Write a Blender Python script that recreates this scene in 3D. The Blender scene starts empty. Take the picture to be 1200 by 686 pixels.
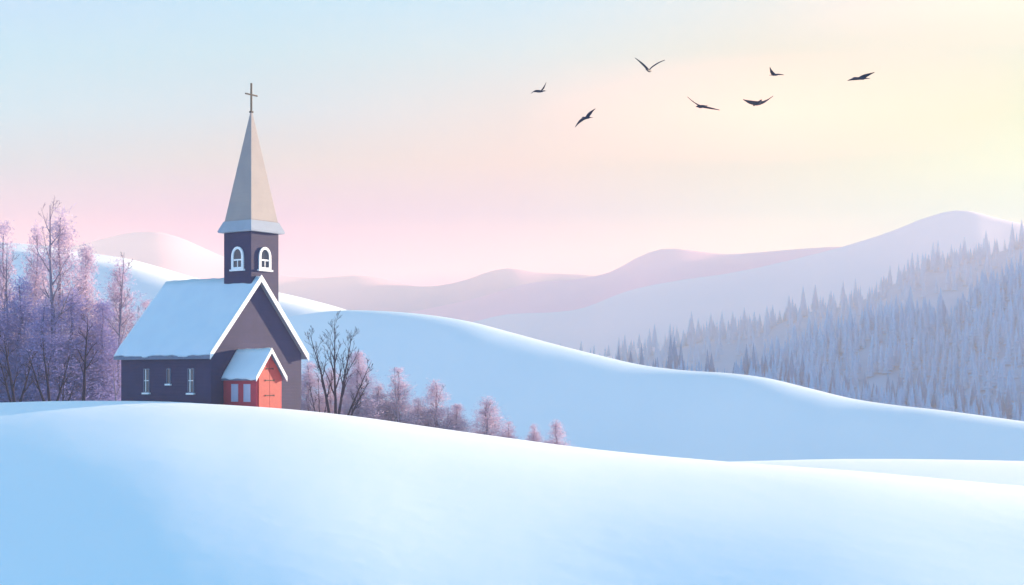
import bpy, math, random
from mathutils import Vector, Matrix

# ------------------------------------------------------------------ basics
F = 1648.0                 # focal length in photo pixels (photo 1200 px wide)
CX, HY = 600.0, 445.0      # optical axis column, horizon row
CAMZ = 1.6
SUN_A, SUN_E = 42.0, 8.0  # sun: degrees from +X towards +Y, elevation
EXPO = 2.5                 # camera exposure in stops
SIGMA = 0.0006            # haze density per metre
BOX_TOP, BOX_BACK = 182.0, 2300.0
HAZE_EQ = (0.52, 0.58, 0.76)
R = random.Random(7)

scene = bpy.context.scene
col = scene.collection

def lin(c):
    c = c / 255.0
    return c / 12.92 if c <= 0.04045 else ((c + 0.055) / 1.055) ** 2.4

def interp(pts, x):
    """smooth (monotone cubic) interpolation through (x, y) points"""
    if x <= pts[0][0]:
        return pts[0][1]
    if x >= pts[-1][0]:
        return pts[-1][1]
    n = len(pts)
    def slope(i):
        return (pts[i + 1][1] - pts[i][1]) / (pts[i + 1][0] - pts[i][0])
    def tang(i):
        if i == 0:
            return slope(0)
        if i == n - 1:
            return slope(n - 2)
        a, b = slope(i - 1), slope(i)
        return 0.5 * (a + b)
    for i in range(n - 1):
        if pts[i][0] <= x <= pts[i + 1][0]:
            h = pts[i + 1][0] - pts[i][0]
            t = (x - pts[i][0]) / h
            m0, m1 = tang(i) * h, tang(i + 1) * h
            t2, t3 = t * t, t * t * t
            return ((2 * t3 - 3 * t2 + 1) * pts[i][1] + (t3 - 2 * t2 + t) * m0
                    + (-2 * t3 + 3 * t2) * pts[i + 1][1] + (t3 - t2) * m1)

# ------------------------------------------------------------------ mesh helper
class MB:
    def __init__(self):
        self.v, self.f = [], []
    def add(self, verts, faces):
        o = len(self.v)
        self.v += [tuple(p) for p in verts]
        self.f += [tuple(i + o for i in fc) for fc in faces]
    def box(self, x0, x1, y0, y1, z0, z1):
        self.add([(x0, y0, z0), (x1, y0, z0), (x1, y1, z0), (x0, y1, z0),
                  (x0, y0, z1), (x1, y0, z1), (x1, y1, z1), (x0, y1, z1)],
                 [(3, 2, 1, 0), (4, 5, 6, 7), (0, 1, 5, 4), (1, 2, 6, 5), (2, 3, 7, 6), (3, 0, 4, 7)])
    def prism(self, poly, a, b, place):
        """extrude polygon [(p, q)] from depth a to b; place(p, q, d) -> point"""
        n = len(poly)
        vs = [place(p, q, a) for p, q in poly] + [place(p, q, b) for p, q in poly]
        fs = [tuple(range(n)), tuple(range(2 * n - 1, n - 1, -1))]
        fs += [(i, n + i, n + (i + 1) % n, (i + 1) % n) for i in range(n)]
        self.add(vs, fs)
    def ring(self, outer, inner, a, b, place):
        """closed band between two outlines with the same number of points"""
        n = len(outer)
        vs = ([place(p, q, a) for p, q in outer] + [place(p, q, a) for p, q in inner]
              + [place(p, q, b) for p, q in outer] + [place(p, q, b) for p, q in inner])
        fs = []
        for i in range(n):
            j = (i + 1) % n
            fs += [(i, j, n + j, n + i), (2 * n + i, 3 * n + i, 3 * n + j, 2 * n + j),
                   (i, 2 * n + i, 2 * n + j, j), (n + i, n + j, 3 * n + j, 3 * n + i)]
        self.add(vs, fs)
    def tube(self, pts, rad, sides=6):
        pts = [Vector(p) for p in pts]
        n = len(pts)
        ref = Vector((0.31, 0.9, 0.2)).normalized()
        vs, fs = [], []
        for i, p in enumerate(pts):
            d = (pts[min(i + 1, n - 1)] - pts[max(i - 1, 0)]).normalized()
            a = d.cross(ref)
            if a.length < 1e-3:
                a = d.cross(Vector((1, 0, 0)))
            a.normalize()
            b = d.cross(a)
            for k in range(sides):
                w = 2 * math.pi * k / sides
                vs.append(p + (a * math.cos(w) + b * math.sin(w)) * rad[i])
        for i in range(n - 1):
            for k in range(sides):
                k2 = (k + 1) % sides
                fs.append((i * sides + k, i * sides + k2, (i + 1) * sides + k2, (i + 1) * sides + k))
        fs.append(tuple(range(sides - 1, -1, -1)))
        fs.append(tuple(range((n - 1) * sides, n * sides)))
        self.add(vs, fs)
    def mesh(self, name, mat, smooth=False, fix=True):
        m = bpy.data.meshes.new(name)
        m.from_pydata(self.v, [], self.f)
        if fix:
            import bmesh
            b = bmesh.new()
            b.from_mesh(m)
            bmesh.ops.recalc_face_normals(b, faces=b.faces)
            b.to_mesh(m)
            b.free()
        if mat:
            m.materials.append(mat)
        if smooth:
            m.polygons.foreach_set('use_smooth', [True] * len(m.polygons))
        m.update()
        return m
    def build(self, name, mat, parent=None, smooth=False, bevel=0.0, fix=True):
        o = bpy.data.objects.new(name, self.mesh(name, mat, smooth, fix))
        col.objects.link(o)
        if parent:
            o.parent = parent
        if bevel:
            md = o.modifiers.new('Bevel', 'BEVEL')
            md.width, md.segments, md.limit_method = bevel, 2, 'ANGLE'
        return o

def empty(name, loc, rz=0.0):
    o = bpy.data.objects.new(name, None)
    o.empty_display_size = 0.3
    o.location = loc
    o.rotation_euler = (0, 0, rz)
    col.objects.link(o)
    return o

def tag(o, label=None, cat=None, group=None, kind=None):
    if label: o['label'] = label
    if cat: o['category'] = cat
    if group: o['group'] = group
    if kind: o['kind'] = kind
    return o

def link_mesh(name, mesh, parent=None):
    o = bpy.data.objects.new(name, mesh)
    col.objects.link(o)
    if parent: o.parent = parent
    return o

# ------------------------------------------------------------------ materials
def mat(name, c1, c2=None, rough=0.6, scale=3.0, bump=0.0, bscale=20.0, spec=0.3,
        translucent=0.0, detail=4.0, boards=0.0, metal=0.0):
    m = bpy.data.materials.new(name)
    m.use_nodes = True
    nt = m.node_tree
    N, L = nt.nodes, nt.links
    bs = N['Principled BSDF']
    bs.inputs['Roughness'].default_value = rough
    bs.inputs['Specular IOR Level'].default_value = spec
    bs.inputs['Metallic'].default_value = metal
    tc = N.new('ShaderNodeTexCoord')
    nz = N.new('ShaderNodeTexNoise')
    nz.inputs['Scale'].default_value = scale
    nz.inputs['Detail'].default_value = detail
    L.new(tc.outputs['Object'], nz.inputs['Vector'])
    mx = N.new('ShaderNodeMix')
    mx.data_type = 'RGBA'
    c2 = c2 or tuple(x * 0.85 for x in c1)
    mx.inputs['A'].default_value = (*c1, 1)
    mx.inputs['B'].default_value = (*c2, 1)
    rp = N.new('ShaderNodeMapRange')
    rp.inputs['From Min'].default_value, rp.inputs['From Max'].default_value = 0.35, 0.65
    L.new(nz.outputs['Fac'], rp.inputs['Value'])
    L.new(rp.outputs['Result'], mx.inputs['Factor'])
    L.new(mx.outputs['Result'], bs.inputs['Base Color'])
    last = None
    if bump:
        n2 = N.new('ShaderNodeTexNoise')
        n2.inputs['Scale'].default_value = bscale
        n2.inputs['Detail'].default_value = 5
        L.new(tc.outputs['Object'], n2.inputs['Vector'])
        b = N.new('ShaderNodeBump')
        b.inputs['Strength'].default_value = bump
        b.inputs['Distance'].default_value = 0.05
        L.new(n2.outputs['Fac'], b.inputs['Height'])
        last = b
    if boards:
        wv = N.new('ShaderNodeTexWave')
        wv.wave_type, wv.bands_direction, wv.wave_profile = 'BANDS', 'Z', 'SAW'
        wv.inputs['Scale'].default_value = boards
        L.new(tc.outputs['Object'], wv.inputs['Vector'])
        b = N.new('ShaderNodeBump')
        b.inputs['Strength'].default_value = 0.5
        b.inputs['Distance'].default_value = 0.03
        L.new(wv.outputs['Fac'], b.inputs['Height'])
        if last: L.new(last.outputs['Normal'], b.inputs['Normal'])
        last = b
    if last:
        L.new(last.outputs['Normal'], bs.inputs['Normal'])
    if translucent:
        tr = N.new('ShaderNodeBsdfTranslucent')
        L.new(mx.outputs['Result'], tr.inputs['Color'])
        ms = N.new('ShaderNodeMixShader')
        ms.inputs[0].default_value = translucent
        L.new(bs.outputs[0], ms.inputs[1])
        L.new(tr.outputs[0], ms.inputs[2])
        L.new(ms.outputs[0], N['Material Output'].inputs['Surface'])
    return m

M = {}
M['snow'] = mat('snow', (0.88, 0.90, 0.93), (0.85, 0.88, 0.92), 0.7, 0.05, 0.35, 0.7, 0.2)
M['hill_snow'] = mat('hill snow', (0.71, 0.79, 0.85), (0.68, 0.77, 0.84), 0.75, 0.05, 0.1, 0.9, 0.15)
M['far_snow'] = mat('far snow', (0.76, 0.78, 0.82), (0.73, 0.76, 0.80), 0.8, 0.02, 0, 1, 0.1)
M['pink_mountain'] = mat('alpenglow tinted mountain', (0.96, 0.47, 0.60), (0.92, 0.42, 0.55), 0.9, 0.006, 0, 1, 0.05)  # pink of alpenglow and haze put into the base colour
M['rose_mountain'] = mat('faint alpenglow tinted mountain', (0.70, 0.36, 0.47), (0.65, 0.33, 0.44), 0.9, 0.006, 0, 1, 0.05)  # duller copy for the farthest range, rosy glow likewise in its colour
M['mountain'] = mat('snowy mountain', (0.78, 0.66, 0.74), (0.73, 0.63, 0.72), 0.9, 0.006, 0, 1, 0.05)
M['wood_floor'] = mat('fog tinted forest floor', (0.11, 0.27, 0.46), (0.15, 0.31, 0.50), 0.9, 0.05, 0, 1, 0.05)  # blue of the fog over the wooded slopes painted into the floor
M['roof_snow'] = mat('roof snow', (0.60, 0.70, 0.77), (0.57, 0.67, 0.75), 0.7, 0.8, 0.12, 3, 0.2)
M['wall'] = mat('dark plum boards', (0.026, 0.027, 0.088), (0.021, 0.022, 0.074), 0.75, 1.2, 0.1, 12, 0.25, boards=1.6)
M['fascia'] = mat('blue grey trim', (0.13, 0.17, 0.25), None, 0.6, 3)
M['white'] = mat('white paint', (0.86, 0.85, 0.83), (0.80, 0.79, 0.78), 0.5, 4)
M['glass'] = mat('dark glass', (0.03, 0.04, 0.06), (0.02, 0.03, 0.05), 0.12, 2, 0, 1, 0.5)
M['pale_glass'] = mat('frosted glass', (0.40, 0.40, 0.52), (0.36, 0.37, 0.48), 0.35, 2, 0, 1, 0.5)
M['spire'] = mat('pale spire shingles', (0.335, 0.285, 0.27), (0.30, 0.26, 0.255), 0.6, 1.0, 0.1, 10, 0.3, boards=1.1)
M['skirt'] = mat('frosted spire skirt', (0.33, 0.37, 0.43), (0.30, 0.34, 0.40), 0.6, 2)
M['red'] = mat('deep red boards', (0.44, 0.035, 0.065), (0.38, 0.03, 0.06), 0.6, 2, 0.08, 15)
M['door'] = mat('coral red door', (0.46, 0.045, 0.045), (0.40, 0.038, 0.040), 0.5, 3, 0.08, 15)
M['iron'] = mat('black iron', (0.008, 0.008, 0.014), None, 0.5, 5, metal=0.3)
M['bark'] = mat('dark bark', (0.011, 0.009, 0.034), (0.018, 0.014, 0.042), 0.9, 6, 0.3, 30, 0.1)
M['pale_bark'] = mat('frosted bark', (0.17, 0.14, 0.21), (0.22, 0.18, 0.25), 0.9, 6, 0.3, 30, 0.1)
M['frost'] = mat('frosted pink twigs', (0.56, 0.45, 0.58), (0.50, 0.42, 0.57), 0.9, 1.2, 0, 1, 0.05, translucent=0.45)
M['lavender'] = mat('shade tinted lavender twigs', (0.38, 0.34, 0.60), (0.33, 0.30, 0.55), 0.9, 1.2, 0, 1, 0.05, translucent=0.3)  # darker copy of the frosted twigs; shade of the low trees put into colour
M['needles'] = mat('haze tinted conifer needles', (0.08, 0.33, 0.60), (0.12, 0.38, 0.64), 0.9, 0.4, 0, 1, 0.05)  # pale blue of the distant haze is put into the needle colour
M['near_needles'] = mat('dark blue conifer needles', (0.04, 0.18, 0.38), (0.06, 0.22, 0.43), 0.9, 0.4, 0, 1, 0.05)  # haze blue in the colour here too, darker for the nearer wood
M['feather'] = mat('dark slate feathers', (0.018, 0.022, 0.045), (0.028, 0.032, 0.06), 0.7, 8, 0, 1, 0.2)

# ------------------------------------------------------------------ terrain
FG = [(-2500, 470), (-900, 476), (-300, 477), (0, 472), (60, 470.3), (140, 470), (200, 471), (247, 473.6), (300, 476.8),
      (353, 481), (420, 488.5), (500, 500), (600, 514), (700, 527), (850, 541), (1000, 552), (1200, 570),
      (1500, 592), (2200, 622), (4000, 640)]
FG_D = [(-2500, 79), (330, 79), (1200, 73), (4000, 73)]
def smoothstep(x, a, b):
    t = min(1.0, max(0.0, (x - a) / (b - a)))
    return t * t * (3 - 2 * t)
def fg_z(x, y):
    """height of the near snow hill"""
    ye = max(y, 14.0)
    px = CX + F * x / ye
    yc = interp(FG, px)
    t = y - interp(FG_D, px)
    z = CAMZ - y * (yc - HY) / F
    if t < 0:
        g = 0.125 * (math.sqrt(t * t + 81.0) - 9.0) + 0.0017 * t * t
        g = min(g, 30)
    else:
        g = 0.0016 * t * t
    near = smoothstep(-t, 3, 22)
    z -= g
    z += near * (0.07 * math.sin(x * 0.11 + y * 0.06 + 0.7) + 0.05 * math.sin(x * 0.07 - y * 0.13 + 2.0)
                 + 0.025 * math.sin(x * 0.31 + y * 0.22) + 0.02 * math.sin(x * 0.17 - y * 0.37 + 1.1))
    return max(z, -14.6)

mb = MB()
nx, ny = 300, 210
X0, X1, Y0, Y1 = -170.0, 170.0, -25.0, 150.0
for j in range(ny + 1):
    for i in range(nx + 1):
        x, y = X0 + (X1 - X0) * i / nx, Y0 + (Y1 - Y0) * j / ny
        mb.v.append((x, y, fg_z(x, y)))
for j in range(ny):
    for i in range(nx):
        a = j * (nx + 1) + i
        mb.f.append((a, a + 1, a + nx + 2, a + nx + 1))
tag(mb.build('snow_hill', M['snow'], smooth=True, fix=False), kind='structure')

class Sheet:
    """a rounded hill given by its crest line, distance and front/back steepness"""
    def __init__(self, name, crest, d0, front, back, a_f, b_f, c_b, material, px=(-500, 1750), n=(150, 60), rough=0.0, seed=0, drop=0):
        self.drop = drop
        self.crest, self.d0, self.a_f, self.b_f, self.c_b, self.rough, self.seed = crest, d0, a_f, b_f, c_b, rough, seed
        mb = MB()
        rows = [-front * (1 - k / n[1]) ** 1.3 for k in range(n[1] + 1)] + [back * ((k + 1) / 14) ** 1.2 for k in range(14)]
        for t in rows:
            for i in range(n[0] + 1):
                p = px[0] + (px[1] - px[0]) * i / n[0]
                d = self.dist(p) + t
                mb.v.append(((p - CX) / F * d, d, max(self.z(p, d), -15.5)))
        w = n[0] + 1
        for j in range(len(rows) - 1):
            for i in range(n[0]):
                a = j * w + i
                mb.f.append((a, a + 1, a + w + 1, a + w))
        tag(mb.build(name, material, smooth=True, fix=False), kind='structure')
    def dist(self, p):
        return interp(self.d0, p) if isinstance(self.d0, list) else self.d0
    def z(self, p, d):
        t = d - self.dist(p)
        zc = CAMZ - d * (interp(self.crest, p) - HY) / F
        a = interp(self.a_f, p) if isinstance(self.a_f, list) else self.a_f
        if t < 0:
            g = a * (math.sqrt(t * t + self.b_f ** 2) - self.b_f)
        else:
            g = self.c_b * t * t
        if self.drop and t < -self.drop:
            g += 0.022 * (t + self.drop) ** 2
        r = 0.0
        if self.rough:
            x = (p - CX) / F * d
            s = self.seed
            w = smoothstep(abs(t), 2, 60)
            L = self.dist(p) / 10.0
            r = w * self.rough * (math.sin(x / L + d / L * 0.6 + s) + 0.6 * math.sin(x / L * 2.1 - d / L * 1.3 + 2 * s)
                                  + 0.4 * math.sin(x / L * 3.7 + d / L * 2.9 + 3 * s) - 1.0)
        return zc - g + r
    def at(self, p, d):
        return ((p - CX) / F * d, d, max(self.z(p, d), -15.5))

STRIP = Sheet('snow_flat', [(-500, 640), (500, 590), (700, 556), (850, 541.5), (900, 540), (950, 538.7), (1000, 538), (1100, 538.6), (1200, 540.5), (1750, 552)],
              150, 45, 40, 0.14, 10, 0.002, M['snow'])
MID = [(-500, 430), (0, 410), (200, 392), (300, 378), (340, 371.5), (370, 366.5), (400, 364), (450, 364.8), (500, 369), (550, 377), (600, 390),
       (650, 403.5), (700, 416), (750, 427.5), (800, 434), (860, 438), (900, 443.5), (950, 455.5), (1000, 467.5),
       (1050, 475), (1100, 480.5), (1150, 487), (1200, 494), (1400, 520), (1750, 545)]
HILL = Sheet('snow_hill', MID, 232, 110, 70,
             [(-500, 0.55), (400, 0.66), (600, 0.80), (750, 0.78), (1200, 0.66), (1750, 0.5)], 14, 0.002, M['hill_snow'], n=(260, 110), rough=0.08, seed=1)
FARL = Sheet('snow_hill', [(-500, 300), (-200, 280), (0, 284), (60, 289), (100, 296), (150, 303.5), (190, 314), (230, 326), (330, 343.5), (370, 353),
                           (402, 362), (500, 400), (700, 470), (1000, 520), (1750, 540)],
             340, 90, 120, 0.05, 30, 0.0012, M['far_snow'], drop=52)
# pine covered slopes: treetop lines and the ground line under them
T1 = [(500, 425), (640, 418), (690, 414), (725, 409), (760, 407), (800, 404), (840, 413), (880, 411), (920, 416), (960, 425), (1000, 434), (1040, 441),
      (1080, 438), (1120, 446), (1160, 457), (1200, 458), (1300, 470), (1750, 480)]
T2 = [(500, 470), (800, 450), (880, 422), (905, 398), (951, 374), (992, 366), (1022, 350), (1083, 346), (1117, 341), (1137, 327), (1180, 305), (1240, 296), (1400, 280), (1750, 300)]
T3 = [(400, 420), (600, 412), (700, 405), (760, 391), (825, 372), (862, 367), (905, 359), (948, 343), (998, 334), (1050, 309), (1087, 292),
      (1121, 283), (1160, 276), (1200, 264), (1300, 268), (1750, 320)]
W1 = Sheet('wooded_slope', [(p, y + 34) for p, y in T1], 480, 100, 80, 0.12, 20, 0.001, M['wood_floor'], px=(300, 1750))
W2 = Sheet('wooded_slope', [(p, y + 30) for p, y in T2], 720, 230, 80, 0.27, 30, 0.001, M['wood_floor'], px=(500, 1750))
W3 = Sheet('wooded_slope', [(p, y + 23) for p, y in T3], 1200, 420, 100, 0.22, 40, 0.001, M['wood_floor'], px=(300, 1750))
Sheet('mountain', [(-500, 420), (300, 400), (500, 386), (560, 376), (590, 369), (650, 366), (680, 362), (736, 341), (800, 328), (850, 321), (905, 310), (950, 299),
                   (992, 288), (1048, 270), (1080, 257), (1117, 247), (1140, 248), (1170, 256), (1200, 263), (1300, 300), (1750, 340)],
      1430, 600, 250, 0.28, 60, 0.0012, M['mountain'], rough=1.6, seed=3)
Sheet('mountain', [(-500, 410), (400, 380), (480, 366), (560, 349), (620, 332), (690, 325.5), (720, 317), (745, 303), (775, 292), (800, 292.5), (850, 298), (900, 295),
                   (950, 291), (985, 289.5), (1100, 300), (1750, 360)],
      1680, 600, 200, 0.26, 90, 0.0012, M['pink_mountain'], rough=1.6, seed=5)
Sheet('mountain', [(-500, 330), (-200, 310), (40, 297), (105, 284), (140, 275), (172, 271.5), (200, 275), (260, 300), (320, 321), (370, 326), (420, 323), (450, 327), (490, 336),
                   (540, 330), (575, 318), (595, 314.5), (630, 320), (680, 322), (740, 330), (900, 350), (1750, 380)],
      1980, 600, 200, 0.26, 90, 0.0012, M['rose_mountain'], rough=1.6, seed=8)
mb = MB()
GX, GY = 2000, 2300
n = 40
for j in range(n + 1):
    for i in range(n + 1):
        mb.v.append((-GX + 2 * GX * i / n, -60 + (GY + 60) * j / n, -15.0))
for j in range(n):
    for i in range(n):
        a = j * (n + 1) + i
        mb.f.append((a, a + 1, a + n + 2, a + n + 1))
tag(mb.build('snow_ground', M['snow'], fix=False), kind='structure')

# ------------------------------------------------------------------ church
W, L = 7.53, 7.77
RZ = math.atan2(0.822, 0.569)
ch = empty('church', (-17.35, 81.0, 0.0), RZ)
tag(ch, 'small dark plum wooden church with snowy roof, pale spire and red porch on the hill', 'church')

def XZ(p, q, d): return (p, d, q)          # polygon in x/z, depth along y
def YZ(p, q, d): return (d, p, q)          # polygon in y/z, depth along x

HW, AP, OV, OE = 3.19, 7.50, 0.28, 0.30
SL = (AP - HW) / (W / 2)
mb = MB()
mb.prism([(0, -1.4), (W, -1.4), (W, HW), (W / 2, AP), (0, HW)], 0, L, XZ)
mb.build('wall', M['wall'], ch)
def chevron(x0, x1, xm, top, slope, lo, hi):
    """cross-section of a gable roof layer between heights lo and hi over the wall line"""
    zl = top - slope * (xm - x0)
    zr = top - slope * (x1 - xm)
    return [(x0, zl + lo), (xm, top + lo), (x1, zr + lo), (x1, zr + hi), (xm, top + hi), (x0, zl + hi)]
mb = MB()
mb.prism(chevron(-OE, W + OE, W / 2, AP, SL, 0.006, 0.13), -OV, L + OV, XZ)
roof = mb.build('roof', M['fascia'], ch)
def snow_blanket(x0, x1, xm, top, slope, lo, hi, y0, y1, seed, ny=44, nx=9):
    """snow lying on a gable roof: uneven depth, a soft wavy lip along the eaves"""
    rng = random.Random(seed)
    ph = [rng.uniform(0, 6.28) for _ in range(8)]
    def wob(a, b):
        return (math.sin(a * 1.7 + ph[0]) * math.sin(b * 1.3 + ph[1]) + 0.6 * math.sin(a * 3.9 + b * 2.3 + ph[2])
                + 0.4 * math.sin(a * 7.1 - b * 5.2 + ph[3]))
    mb = MB()
    m = 2 * nx + 1
    for j in range(ny + 1):
        y = y0 + (y1 - y0) * j / ny
        lipl, lipr = 0.035 * wob(y, 0.3), 0.035 * wob(y, 5.1)
        end = 0.05 if j in (0, ny) else 0.0
        ups, lows = [], []
        for i in range(m):
            u = (i - nx) / nx
            x = xm + (u * (xm - x0 - lipl) if u < 0 else u * (x1 - xm + lipr))
            base = top - slope * abs(x - xm)
            h = (hi - lo) * (1 + 0.13 * wob(y, x))
            if abs(u) > 0.999: h *= 0.55
            if i == nx: h *= 0.90
            h -= end
            ups.append((x, y, base + lo + max(0.03, h)))
            lows.append((x, y, base + lo))
        mb.v += lows + ups
    st = 2 * m
    for j in range(ny):
        for i in range(m - 1):
            a = j * st + i
            mb.f.append((a, a + st, a + st + 1, a + 1))
            b = a + m
            mb.f.append((b, b + 1, b + st + 1, b + st))
        for i in (0, m - 1):
            a = j * st + i
            mb.f.append((a, a + m, a + m + st, a + st))
    for j in (0, ny):
        for i in range(m - 1):
            a = j * st + i
            mb.f.append((a, a + 1, a + m + 1, a + m))
    return mb
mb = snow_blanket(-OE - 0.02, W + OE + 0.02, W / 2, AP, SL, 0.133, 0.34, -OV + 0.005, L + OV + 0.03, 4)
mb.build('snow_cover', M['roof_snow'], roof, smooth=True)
mb = MB()
mb.prism(chevron(-OE - 0.04, W + OE + 0.04, W / 2, AP, SL, -0.05, 0.36), -OV - 0.06, -OV - 0.003, XZ)
mb.build('bargeboard', M['white'], roof, bevel=0.01)
mb = MB()
zf = HW - SL * OE
mb.box(-OE - 0.05, -OE - 0.003, -OV + 0.01, L + OV, zf - 0.06, zf + 0.12)
mb.build('fascia', M['fascia'], roof)
mb = MB()
mb.box(-0.012, 0.075, -0.012, 0.075, -1.3, HW - 0.16)
mb.build('corner_board', M['wall'], ch)

# side wall windows (plane x = 0, outward is -x)
def rect_window(parent, yc, z0, z1, w, sill=True, bar=True):
    t = 0.05
    mb = MB()
    mb.box(-0.05, 0.0, yc - w / 2, yc - w / 2 + t, z0, z1)
    mb.box(-0.05, 0.0, yc + w / 2 - t, yc + w / 2, z0, z1)
    mb.box(-0.05, 0.0, yc - w / 2 + t, yc + w / 2 - t, z1 - t, z1)
    mb.box(-0.05, 0.0, yc - w / 2 + t, yc + w / 2 - t, z0, z0 + t)
    fr = mb.build('window', M['fascia'], parent)
    mb = MB()
    mb.box(-0.018, -0.004, yc - w / 2 + t, yc + w / 2 - t, z0 + t, z1 - t)
    mb.build('pane', M['glass'], fr)
    if bar:
        mb = MB()
        zm = z0 + 0.5 * (z1 - z0)
        mb.box(-0.045, -0.02, yc - 0.02 + w * 0.12, yc + 0.03 + w * 0.12, z0 + t, z1 - t)
        mb.box(-0.043, -0.02, yc - w / 2 + t, yc + w / 2 - t, zm - 0.02, zm + 0.02)
        mb.build('glazing_bar', M['white'], fr)
    if sill:
        mb = MB()
        mb.box(-0.14, 0.0, yc - w / 2 - 0.06, yc + w / 2 + 0.06, z0 - 0.1, z0 - 0.003)
        mb.build('sill', M['white'], fr)
    return fr
rect_window(ch, 1.62, 0.82, 2.25, 0.52)
rect_window(ch, 3.52, 1.35, 2.25, 0.34, sill=True, bar=False)['label'] = 'small middle window'
rect_window(ch, 5.45, 0.82, 2.25, 0.52)

# tower
TX0, TX1, TY0, TY1, TZ = 3.35, 5.65, 0.12, 2.42, 10.46
mb = MB()
mb.box(TX0, TX1, TY0, TY1, 3.2, TZ)
tower = mb.build('tower', M['wall'], ch)
tcx, tcy = (TX0 + TX1) / 2, (TY0 + TY1) / 2
def sq(h, z): return [(tcx - h, tcy - h, z), (tcx + h, tcy - h, z), (tcx + h, tcy + h, z), (tcx - h, tcy + h, z)]
mb = MB()
rings = sq(1.16, 11.13) + sq(1.12, 11.2)
mb.add(rings + [(tcx, tcy, 18.1)], [(3, 2, 1, 0), (0, 1, 5, 4), (1, 2, 6, 5), (2, 3, 7, 6), (3, 0, 4, 7),
                                     (4, 5, 8), (5, 6, 8), (6, 7, 8), (7, 4, 8)])
spire = mb.build('spire', M['spire'], ch)
mb = MB()
mb.add(sq(1.40, TZ + 0.003) + sq(1.43, TZ + 0.10) + sq(1.18, 11.14),
       [(3, 2, 1, 0), (8, 9, 10, 11)] + [(a + i, a + (i + 1) % 4, a + 4 + (i + 1) % 4, a + 4 + i) for a in (0, 4) for i in range(4)])
mb.build('skirt', M['skirt'], spire)
# cross
mb = MB()
mb.box(tcx - 0.042, tcx + 0.042, tcy - 0.042, tcy + 0.042, 17.9, 19.6)
mb.box(tcx - 0.50, tcx - 0.042, tcy - 0.038, tcy + 0.038, 18.86, 18.94)
mb.box(tcx + 0.042, tcx + 0.50, tcy - 0.038, tcy + 0.038, 18.86, 18.94)
cr = mb.build('cross', M['iron'], ch)
mb = MB()
mb.box(tcx - 0.09, tcx + 0.09, tcy - 0.09, tcy + 0.09, 17.8, 17.9)
mb.build('finial', M['iron'], cr)

def arch(w, h, n=14, point=0.35):
    """outline of a round-headed, slightly pointed window, base at q = 0"""
    r = w / 2
    spring = h - r * (1 + point)
    pts = [(-r, 0), (r, 0)]
    for k in range(n + 1):
        a = math.pi * k / n
        pts.append((r * math.cos(a), spring + r * (1 + point) * math.sin(a) ** (0.85)))
    return pts
def arch_window(parent, place):
    fr = MB()
    fr.ring(arch(1.00, 1.36), [(p, q + 0.13) for p, q in arch(0.68, 1.08)], 0.0, 0.09, place)
    w = fr.build('window', M['white'], parent)
    mb = MB(); mb.prism([(p, q + 0.13) for p, q in arch(0.68, 1.08)], 0.005, 0.022, place); mb.build('pane', M['glass'], w)
    mb = MB(); mb.prism([(-0.33, 0.52), (0.33, 0.52), (0.33, 0.61), (-0.33, 0.61)], 0.024, 0.07, place)
    mb.prism([(-0.025, 0.14), (0.025, 0.14), (0.025, 0.515), (-0.025, 0.515)], 0.024, 0.06, place)
    mb.build('glazing_bar', M['white'], w)
    mb = MB(); mb.prism([(-0.60, -0.10), (0.60, -0.10), (0.60, -0.003), (-0.60, -0.003)], 0.0, 0.15, place); mb.build('sill', M['white'], w)
WZ = 8.22
arch_window(tower, lambda p, q, d: (tcx + p - 0.05, TY0 - d, WZ + q))
arch_window(tower, lambda p, q, d: (TX0 - d, tcy - p - 0.05, WZ + q))

# porch
PX0, PX1, PY, PHW, PAP = 1.0, 3.07, -2.63, 1.80, 3.16
PM = (PX0 + PX1) / 2
PSL = (PAP - PHW) / ((PX1 - PX0) / 2)
mb = MB()
mb.prism([(PX0, -1.4), (PX1, -1.4), (PX1, PHW), (PM, PAP), (PX0, PHW)], PY, 0.05, XZ)
porch = mb.build('porch', M['red'], ch)
mb = MB(); mb.prism(chevron(PX0 - 0.2, PX1 + 0.2, PM, PAP, PSL, 0.005, 0.09), PY - 0.2, -0.003, XZ); mb.build('porch_roof', M['fascia'], porch)
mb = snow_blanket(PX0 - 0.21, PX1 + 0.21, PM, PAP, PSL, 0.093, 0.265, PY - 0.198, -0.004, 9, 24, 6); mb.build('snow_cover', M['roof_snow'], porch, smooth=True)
mb = MB(); mb.prism(chevron(PX0 - 0.225, PX1 + 0.225, PM, PAP, PSL, -0.02, 0.275), PY - 0.25, PY - 0.203, XZ); mb.build('bargeboard', M['white'], porch, bevel=0.008)
# double door, pointed
def leaf_outline(s):
    hw, sp, top = 0.86, 1.72, 2.72
    pts = [(0.012, -1.2), (hw, -1.2), (hw, sp)]
    for k in range(1, 9):
        t = k / 9
        pts.append((hw * math.cos(t * math.pi / 2) ** 1.25 + 0.0, sp + (top - sp) * math.sin(t * math.pi / 2) ** 1.15))
    pts.append((0.012, top))
    return [(PM + s * p, q) for p, q in pts]
for s in (-1, 1):
    mb = MB()
    mb.prism(leaf_outline(s), PY - 0.055, PY - 0.003, XZ)
    d = mb.build('door', M['door'], porch)
    for z, l in ((0.68, 0.30), (1.55, 0.30), (2.22, 0.22)):
        mb = MB()
        x0, x1 = PM + s * 0.03, PM + s * (0.03 + l)
        mb.box(min(x0, x1), max(x0, x1), PY - 0.075, PY - 0.057, z - 0.022, z + 0.022)
        xe = PM + s * (0.03 + l)
        mb.box(min(xe, xe + s * 0.045), max(xe, xe + s * 0.045), PY - 0.080, PY - 0.057, z - 0.045, z + 0.045)
        mb.build('hinge', M['iron'], porch)
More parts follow.
